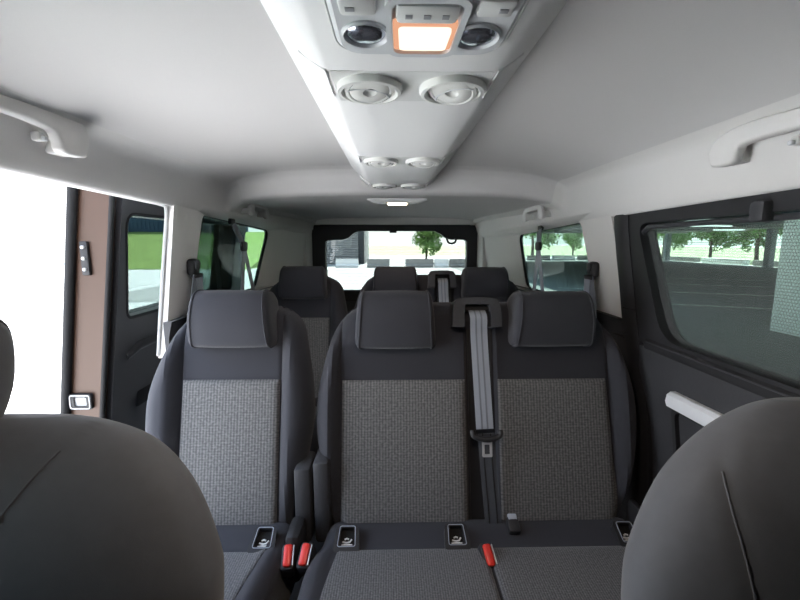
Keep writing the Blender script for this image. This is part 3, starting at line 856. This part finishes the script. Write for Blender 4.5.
# dome lamp housing
ho = rquad([(-.036, 0.397), (.048, 0.397), (.045, 0.513), (-.033, 0.513)], .018, 8); hi_ = rquad([(-.029, 0.405), (.041, 0.405), (.0385, 0.505), (-.0265, 0.505)], .013, 8)
dl = obj('dome_lamp', ring_panel(ho, hi_, lambda a, b: Vector((a, b, zl - .007)), lambda a, b: Vector((a, b, zl + .004))), 'lampbezel', oc)
l1 = rquad([(-.028, 0.443), (.040, 0.443), (.038, 0.501), (-.026, 0.501)], .006, 5); l2 = rquad([(-.022, 0.447), (.034, 0.447), (.032, 0.493), (-.020, 0.493)], .006, 5)
obj('lamp_rim', loft([[Vector((a, b, zl + .003)) for a, b in l1], [Vector((a, b, zl - .004)) for a, b in l1], [Vector((a, b, zl - .006)) for a, b in l2]]), 'lamprim', dl, label='amber edge of the lit lens')
obj('lamp_lens', loft([[Vector((a, b, zl - .004)) for a, b in l2], [Vector((a, b, zl - .0085)) for a, b in l2]]), 'lamp', dl, label='glowing warm white lens')
bm = BM(); rbox(bm, (.006, 0.423, zl - .003), (.062, .032, .012), .006); sw = obj('lamp_switch', bm, 'fascia', dl)
bm = BM()
for k in (-.018, 0, .018): rbox(bm, (.006 + k, 0.423, zl - .0092), (.007, .007, .001), .0003)
obj('switch_mark', bm, 'mark', sw)
for x in (-.062, .072):
    bm = BM(); rbox(bm, (x, 0.417, zl - .001), (.036, .028, .010), .004); pb = obj('push_button', bm, 'fascia', oc)
    bm = BM(); rbox(bm, (x + (.007 if x > 0 else -.007), 0.417, zl - .0064), (.009, .006, .001), .0003); obj('button_mark', bm, 'mark', pb)

# rear ceiling lamp
rl = thing('ceiling_lamp', (0, 1.93, 1.452), 'small lit ceiling lamp above the rear row', 'lamp')
pts = rquad([(-.15, 1.875), (.15, 1.875), (.11, 2.02), (-.11, 2.02)], .04, 6); pt2 = rquad([(-.12, 1.885), (.12, 1.885), (.085, 2.0), (-.085, 2.0)], .035, 6)
obj('lamp_housing', loft([[Vector((a, b, 1.458)) for a, b in pts], [Vector((a, b, 1.448)) for a, b in pts], [Vector((a, b, 1.436)) for a, b in pt2]]), 'duct', rl)
bm = BM(); rbox(bm, (.0, 1.935, 1.434), (.092, .05, .012), .004); obj('lamp_lens', bm, 'lamp2', rl, label='glowing warm white lens')
for s in (-1, 1):
    bm = BM(); rbox(bm, (s * .075, 1.935, 1.436), (.03, .03, .008), .003); obj('lamp_switch', bm, 'lampbezel', rl)

# ------------------------------------------------------------------ grab handles
def grab(label, s, pts, r, xi, xo, group, hook=None):
    """bar cut to the outline pts (y, z), xi to xo deep, with two feet going back to the roof rail"""
    ys = [p[0] for p in pts]; zs_ = [p[1] for p in pts]
    t = thing('grab_handle', (s * xo, sum(ys) / len(ys), sum(zs_) / len(zs_)), label, 'grab handle', group)
    loop = catmull(pts, 5, True)
    c = np.mean(np.array(loop), axis=0)
    def ring(x, k):
        out = []
        n = len(loop)
        for i in range(n):
            tg = loop[(i + 1) % n] - loop[i - 1]; nn = np.array((tg[1], -tg[0])); nn = nn / (np.linalg.norm(nn) + 1e-9)
            a2 = sum(loop[q][0] * loop[(q + 1) % n][1] - loop[(q + 1) % n][0] * loop[q][1] for q in range(n))
            if a2 < 0: nn = -nn
            p = loop[i] - nn * k
            out.append(Vector((s * x, p[0], p[1])))
        return out
    obj('handle_bar', loft([ring(xo, .003), ring(xo - .004, .0), ring(xi + .005, .0), ring(xi + .0015, .0025), ring(xi, .006)]), 'trim', t)
    for (y, z, w_, h_) in r:
        bm = BM(); rbox(bm, (s * (xo + .012), y, z), (.05, w_, h_), .006); obj('handle_mount', bm, 'trim', t)
    if hook:
        bm = BM(); rbox(bm, hook, (.018, .016, .017), .004); h = obj('coat_hook', bm, 'trim', t)
        bm = BM(); rbox(bm, (hook[0] - s * .012, hook[1], hook[2] - .004), (.010, .010, .009), .003); obj('hook_tip', bm, 'lampbezel', h)
    return t
g4 = 'grab handles along the roof edge'
grab('long dark-shaded grab handle above the open sliding door', -1,
     [(.60, 1.487), (.733, 1.498), (.812, 1.506), (.863, 1.508), (.898, 1.501), (.914, 1.480), (.910, 1.445), (.900, 1.430), (.866, 1.427), (.840, 1.431), (.834, 1.452), (.817, 1.466), (.729, 1.471), (.63, 1.468), (.565, 1.455), (.545, 1.425), (.49, 1.425), (.50, 1.462), (.53, 1.480)],
     [(.877, 1.447, .05, .034), (.52, 1.445, .04, .034)], .676, .700, g4, (-.706, .818, 1.452))
grab('long bright grab handle above the closed sliding door', 1,
     [(.60, 1.478), (.728, 1.484), (.806, 1.488), (.856, 1.485), (.895, 1.474), (.913, 1.452), (.910, 1.428), (.900, 1.416), (.876, 1.413), (.848, 1.417), (.841, 1.436), (.825, 1.448), (.723, 1.449), (.63, 1.448), (.565, 1.438), (.545, 1.412), (.49, 1.412), (.50, 1.45), (.53, 1.470)],
     [(.878, 1.435, .05, .034), (.52, 1.435, .04, .034)], .676, .700, g4, (.708, .742, 1.434))
for lb, s_, dz in (('small grey grab handle over the rear row on the open-door side', -1, .012), ('small pale grab handle over the rear row on the closed-door side', 1, 0)):
    grab(lb, s_, [(y, z + dz) for y, z in ((1.885, 1.365), (1.89, 1.410), (1.93, 1.428), (2.02, 1.430), (2.11, 1.426), (2.15, 1.408), (2.155, 1.365), (2.105, 1.365), (2.10, 1.402), (2.02, 1.407), (1.94, 1.404), (1.935, 1.365))],
         [(1.91, 1.385 + dz, .035, .030), (2.13, 1.385 + dz, .035, .030)], .668, .686, g4)

# ------------------------------------------------------------------ pillar belts
def pillar_belt(label, s, y, z, lo):
    x = lean(y, z)
    t = thing('pillar_belt', (s * x, y, z), label, 'seat belt', 'belts on the middle pillars')
    bm = BM(); rbox(bm, (s * (x - .014), y, z - .002), (.030, .052, .062), .014, seg=3); g = obj('belt_anchor', bm, 'black', t)
    bm = BM(); rbox(bm, (s * (x - .030), y, z + .008), (.012, .030, .034), .005); obj('anchor_cap', bm, 'grain', g)
    bm = BM(); rbox(bm, (s * (x - .026), y, z - .032), (.022, .062, .016), .006); obj('belt_slot', bm, 'black', g)
    w = strip([Vector((s * (x - .030), y + .010, z - .03)), Vector((s * (x - .028), y + .014, z - .12)), Vector((s * (lo[0]), lo[1], lo[2]))], (0, 1, 0), .046, .002)
    obj('webbing', w, 'belt', t)
    w = strip([Vector((s * (x - .030), y - .012, z - .03)), Vector((s * (x - .022), y - .03, z - .12)), Vector((s * (lo[0] + .01), lo[1] - .06, lo[2]))], (0, 1, 0), .046, .002)
    obj('rear_webbing', w, 'stripe', t)
    return t
pillar_belt('dark belt anchor on the pillar beside the open sliding door', -1, 1.475, 1.165, (.775, 1.50, .72))
pillar_belt('black belt anchor with grey webbing on the pale pillar by the closed door', 1, 1.535, 1.150, (.765, 1.555, .72))
def rear_belt(label, s, p0, p1, p2, p3):
    t = thing('rear_belt', p0, label, 'seat belt', 'belts in front of the rear quarter windows')
    bm = BM(); rbox(bm, Vector(p0) + Vector((s * .006, 0, 0.008)), (.016, .05, .026), .006); obj('belt_mount', bm, 'black', t)
    obj('hanger', strip([p0, p1], (0, 1, 0), .048, .004), 'stripe', t)
    bm = BM(); rbox(bm, Vector(p1), (.020, .058, .044), .010); obj('belt_ring', bm, 'black', t)
    obj('webbing', strip([p1, p2], (0, 1, 0), .040, .002), 'belt', t)
    obj('rear_webbing', strip([p1, p3], (0, 1, 0), .040, .002), 'belt', t)
rear_belt('dark belt hanging across the rear quarter window beside the open door', -1, (-.722, 1.80, 1.335), (-.705, 1.865, 1.235), (-.715, 1.82, .93), (-.715, 2.03, .93))
rear_belt('grey belt hanging across the bright rear quarter window on the closed side', 1, (.718, 2.03, 1.318), (.700, 1.985, 1.235), (.712, 1.90, .93), (.712, 2.06, .93))

# ------------------------------------------------------------------ outside
GZ = -.50
def flat(name, loop, z, m, th=.05):
    return struct(name, slab(loop, lambda a, b: Vector((a, b, z)), lambda a, b: Vector((a, b, z - th))), m)
flat('ground', [(-260, -120), (260, -120), (260, 420), (-260, 420)], GZ, 'concrete')
flat('pavement', [(.9, -14), (27.5, -14), (27.5, 40), (4.4, 40), (4.4, 11.5), (.9, 11.5)], GZ + .012, 'asphalt', .02)
flat('pavement.001', [(-9.5, 12), (4.35, 12), (4.35, 44), (-9.5, 44)], GZ + .010, 'yard', .02)
def lawn(name, loop, z): 
    o = slab(loop, lambda a, b: Vector((a, b, z + .02)), lambda a, b: Vector((a, b, z - .04)))
    return tag(obj(name, o, 'field'), kind='stuff')
bm = loft([[(x, y, z) for y, z in ((27, GZ + .02), (30, .15), (34, 1.05), (37, 1.9), (39, 2.3), (39, GZ), (27, GZ))] for x in (-30, -26, -22, -18, -14, -9.6)])
for v in bm.verts:      # the lawn's open edge runs back at a slant
    v.co.x = max(v.co.x, -21 - (v.co.y - 27) * .75)
tag(obj('grass', bm, 'grass'), 'green sloping lawn below the dark blue sheet wall', 'grass', kind='stuff')
tag(lawn('grass', [(29, -10), (140, -10), (140, 300), (-12, 300), (-12, 62), (29, 48)], GZ + .0), 'wide pale green field beyond the paved yard', 'grass')
bw = thing('sheet_wall', (-22, 40, GZ), 'dark blue corrugated wall behind the lawn, seen through the slid-back door', 'wall')
bm = BM()
for k in range(40): box((-30 + k * .4, 39.9, GZ), (-29.8 + k * .4, 40.1, 4.7), .02, bm); 
box((-30, 39.95, GZ), (-14, 40.05, 4.7), 0, bm)
obj('wall_sheet', bm, 'blue', bw)
obj('wall_cap', box((-30.1, 39.8, 4.7), (-13.9, 40.2, 4.85), .02), 'shutterdark', bw)
bm = BM(); rbox(bm, (-24.6, 39.8, 4.1), (.8, .1, .5), .02); obj('wall_sign', bm, 'yellow', bw)
# shuttered building seen through the tailgate
sb = thing('shuttered_building', (-5.7, 34, GZ), 'grey building with a slatted shutter outside the tailgate window', 'building')
bm = BM()
for k in range(26):
    z = GZ + .05 + k * .19
    loft([[(-9, 34.0, z), (-9, 33.90, z + .03), (-9, 33.90, z + .13), (-9, 34.0, z + .165)], [(-2.75, 34.0, z), (-2.75, 33.90, z + .03), (-2.75, 33.90, z + .13), (-2.75, 34.0, z + .165)]], True, True, bm)
box((-9, 34.0, GZ), (-2.75, 34.1, 4.6), 0, bm)
obj('shutter', bm, 'shutter', sb)
obj('corner_post', box((-2.78, 33.8, GZ), (-2.30, 34.3, 5.0), .03), 'shutterdark', sb)
obj('building_body', box((-9.2, 34.1, GZ), (-2.3, 41, 5.0), .05), 'shutter', sb)
# barrier blocks
def blockthing(label, c, size, m):
    bm = BM(); x, y = c; w, d_, h = size
    loft([[(x - w / 2, y + a, GZ + z) for a, z in ((-d_ / 2, 0), (d_ / 2, 0), (d_ / 2, h * .25), (d_ * .28, h * .45), (d_ * .2, h), (-d_ * .2, h), (-d_ * .28, h * .45), (-d_ / 2, h * .25))],
          [(x + w / 2, y + a, GZ + z) for a, z in ((-d_ / 2, 0), (d_ / 2, 0), (d_ / 2, h * .25), (d_ * .28, h * .45), (d_ * .2, h), (-d_ * .2, h), (-d_ * .28, h * .45), (-d_ / 2, h * .25))]], True, True, bm)
    return tag(obj('concrete_block', bm, m), label, 'block', 'concrete blocks round the yard')
for lb, u, w, m in (('white concrete block in front of the shuttered building', -3.2, 1.6, 'wblock'),
                    ('grey concrete block just past the shuttered building corner', -.95, 1.6, 'block'),
                    ('widest grey concrete block near the middle of the tailgate window', 2.0, 2.0, 'block'),
                    ('white concrete block beside the widest grey block', 3.6, 1.0, 'wblock'),
                    ('grey concrete block under the tree outside the tailgate window', 5.0, 1.6, 'block')):
    blockthing(lb, (u, 29), (w, .6, .62), m)
side = ['first', 'second', 'third', 'fourth', 'fifth', 'sixth', 'seventh', 'eighth']
for k in range(6):
    blockthing('low %s concrete block beyond the carport, %s from its far corner' % ('white' if k % 2 else 'grey', side[k]), (25.5 - k * 2.6, 41.0), (2.3, .6, .5), 'wblock' if k % 2 else 'block')
for k in range(5):
    bm = BM(); y = 39 - k * 5.2
    box((28.2, y - 2.2, GZ), (28.8, y + 2.2, GZ + .45), .08, bm)
    tag(obj('concrete_block', bm, 'wblock' if k % 2 else 'block'), 'long %s concrete kerb block along the carport edge, %s from the far corner' % ('white' if k % 2 else 'grey', side[k]), 'block', 'concrete blocks round the yard')

# carport over the van
cp = thing('carport', (13, 12, GZ), 'grey flat carport roof on square posts above the paved yard', 'carport')
obj('carport_roof', slab([(-.9, -16), (28, -16), (28, 40.5), (6.4, 40.5), (6.4, 10.5), (-.9, 10.5)], lambda a, b: Vector((a, b, 2.30)), lambda a, b: Vector((a, b, 2.52))), 'canopy', cp)
for k in range(9):
    y = -12 + k * 6.2
    obj('cross_beam', box((6.5 if y > 10 else -.8, y - .12, 2.16), (27.9, y + .12, 2.30), .01), 'canopy', cp)
for x, y in ((27.4, 39.5), (27.4, 28.6), (27.4, 17), (27.4, 5), (15, 4), (10.5, -4), (15, -12)):
    obj('post', box((x - .22, y - .22, GZ), (x + .22, y + .22, 2.3), .02), 'post', cp)
for k, (x, y) in enumerate(((12, 15), (16, 20), (20, 18), (22, 26), (15, 27), (9, 12))):
    tl = obj('sky_gap_strip', box((x - 1.0, y - .08, 2.06), (x + 1.0, y + .08, 2.14), .02), 'tube')  # glowing strip added in place of a bright gap of sky
    tag(tl, 'white glowing strip standing in for a sky gap in the carport roof, %s from the van' % side[k], 'lamp', 'sky gap strips under the carport')
for k in range(4):
    flat('road_line' if k == 0 else 'road_line.00%d' % k, [(3.5 + k * 3, 13 + k * 2.4), (12 + k * 3, 9.4 + k * 2.4), (12 + k * 3, 9.55 + k * 2.4), (3.5 + k * 3, 13.15 + k * 2.4)], GZ + .02, 'white_line', .006)
# pale pier with a blue board on its upper end
pr_ = thing('pier', (8.0, 7.0, GZ), 'pale square pier with a blue board, standing outside the meshed window', 'pier')
obj('pier_shaft', box((7.6, 6.1, GZ), (8.4, 7.75, 2.10), .02), 'wblock', pr_)
obj('pier_board', box((7.56, 6.05, 1.75), (8.44, 7.80, 2.11), .01), 'blue', pr_)

# trees
def tree_mesh(seed, n=2800):
    rnd = random.Random(seed); bm = BM()
    blobs = [(Vector((rnd.uniform(-1, 1), rnd.uniform(-1, 1), 2.35 + rnd.uniform(-.9, 1.2))), rnd.uniform(.55, .95)) for _ in range(11)]
    for _ in range(n):
        c, r = rnd.choice(blobs)
        v = Vector((rnd.gauss(0, 1), rnd.gauss(0, 1), rnd.gauss(0, 1))).normalized() * r * rnd.uniform(.6, 1.05)
        p = c + v; s = rnd.uniform(.09, .18)
        nrm = (v.normalized() + Vector((rnd.uniform(-.6, .6), rnd.uniform(-.6, .6), rnd.uniform(-.3, .9)))).normalized()
        a = nrm.orthogonal().normalized(); b = nrm.cross(a)
        th = rnd.uniform(0, 6.28); a, b = a * math.cos(th) + b * math.sin(th), b * math.cos(th) - a * math.sin(th)
        bm.faces.new([bm.verts.new(p + a * s * i + b * s * j * .6 + nrm * (.02 if i else 0)) for i, j in ((-1, 0), (0, -1), (1, 0), (0, 1))])
    return bm
def make_tree(label, loc, sc, seed):
    t = thing('tree', (0, 0, 0), label, 'tree', 'trees beyond the yard')
    obj('crown', tree_mesh(seed), 'leaf', t)
    bm = tube([(0, 0, 0), (.05, 0, .9), (0, .05, 1.8), (.05, 0, 2.9)], [.12, .10, .08, .04])
    for a in range(5):
        d_ = Vector((math.cos(a * 1.3), math.sin(a * 1.3), 1.0)); tube([Vector((.02, 0, 1.5 + a * .15)), Vector((.02, 0, 1.5 + a * .15)) + d_ * .8], [.05, .02], 6, bm)
    obj('trunk', bm, 'bark', t)
    t.location = loc; t.scale = (sc,) * 3
    return t
base = make_tree('green tree with thin trunk standing outside the tailgate window', (3.1, 36, GZ), .95, 3)
def tcopy(label, loc, sc, rz):
    c = copy_tree(base, (loc[0], loc[1], loc[2] + .035), label); c.scale = (sc,) * 3; c.rotation_euler = (0, 0, rz)
tcopy('big tree filling the far half of the bright rear quarter window', (16.4, 46.5, GZ), 1.6, 1)
tcopy('small round tree alone on the field in the bright rear quarter window', (25.5, 56, GZ), 1.0, 2)
for k, (x, y, s, r_) in enumerate(((31.5, 46, 1.5, .4), (32.5, 40.3, 1.35, 1.4), (33, 35.6, 1.5, 2.5), (32.5, 26.6, 1.5, 3.1), (35.5, 31.3, 1.3, 4.0), (33, 22.0, 1.5, 5.0))):
    tcopy('leafy tree past the carport seen through the meshed window, %s from the far end' % side[k], (x, y, GZ), s, r_)

# ------------------------------------------------------------------ light, camera, view
w = bpy.data.worlds.new('sky'); SC.world = w; w.use_nodes = True
nt = w.node_tree; bgn = nt.nodes['Background']
tc = nt.nodes.new('ShaderNodeTexCoord'); sep = nt.nodes.new('ShaderNodeSeparateXYZ'); rp = nt.nodes.new('ShaderNodeValToRGB')
nt.links.new(tc.outputs['Generated'], sep.inputs['Vector']); nt.links.new(sep.outputs['Z'], rp.inputs['Fac'])
rp.color_ramp.elements[0].position = 0; rp.color_ramp.elements[0].color = (1.0, 1.0, 1.0, 1)
rp.color_ramp.elements[1].position = .7; rp.color_ramp.elements[1].color = (.55, .72, 1.0, 1)
nt.links.new(rp.outputs['Color'], bgn.inputs['Color']); bgn.inputs['Strength'].default_value = 2.3

sd = bpy.data.lights.new('sun', 'SUN'); sd.energy = 20.0; sd.angle = R(1.5); sd.color = (1, .98, .95)
so_ = bpy.data.objects.new('sun', sd); COL.objects.link(so_)
so_.rotation_euler = Vector((-.12, -.75, -1)).to_track_quat('-Z', 'Y').to_euler()
for nm, loc, e, sz in (('dome_lamp_light', (.006, .463, 1.462), 1.2, .04), ('ceiling_lamp_light', (0, 1.935, 1.42), .25, .05)):
    ld = bpy.data.lights.new(nm, 'AREA'); ld.energy = e; ld.size = sz; ld.color = (1, .8, .6)
    lo = bpy.data.objects.new(nm, ld); COL.objects.link(lo); lo.location = loc

cam = bpy.data.cameras.new('camera'); cam.sensor_width = 36; cam.sensor_fit = 'HORIZONTAL'; cam.lens = 36 * 400 / 800; cam.clip_start = .02; cam.clip_end = 1000
co = bpy.data.objects.new('camera', cam); COL.objects.link(co)
co.location = (-.03, 0, 1.25)
fw = Vector((math.sin(.022) * math.cos(R(8.1)), math.cos(.022) * math.cos(R(8.1)), -math.sin(R(8.1))))
co.rotation_euler = fw.to_track_quat('-Z', 'Y').to_euler()
SC.camera = co
vs_ = SC.view_settings; vs_.view_transform = 'Standard'; vs_.look = 'None'; vs_.gamma = 1; vs_.use_curve_mapping = False; vs_.exposure = 1.12
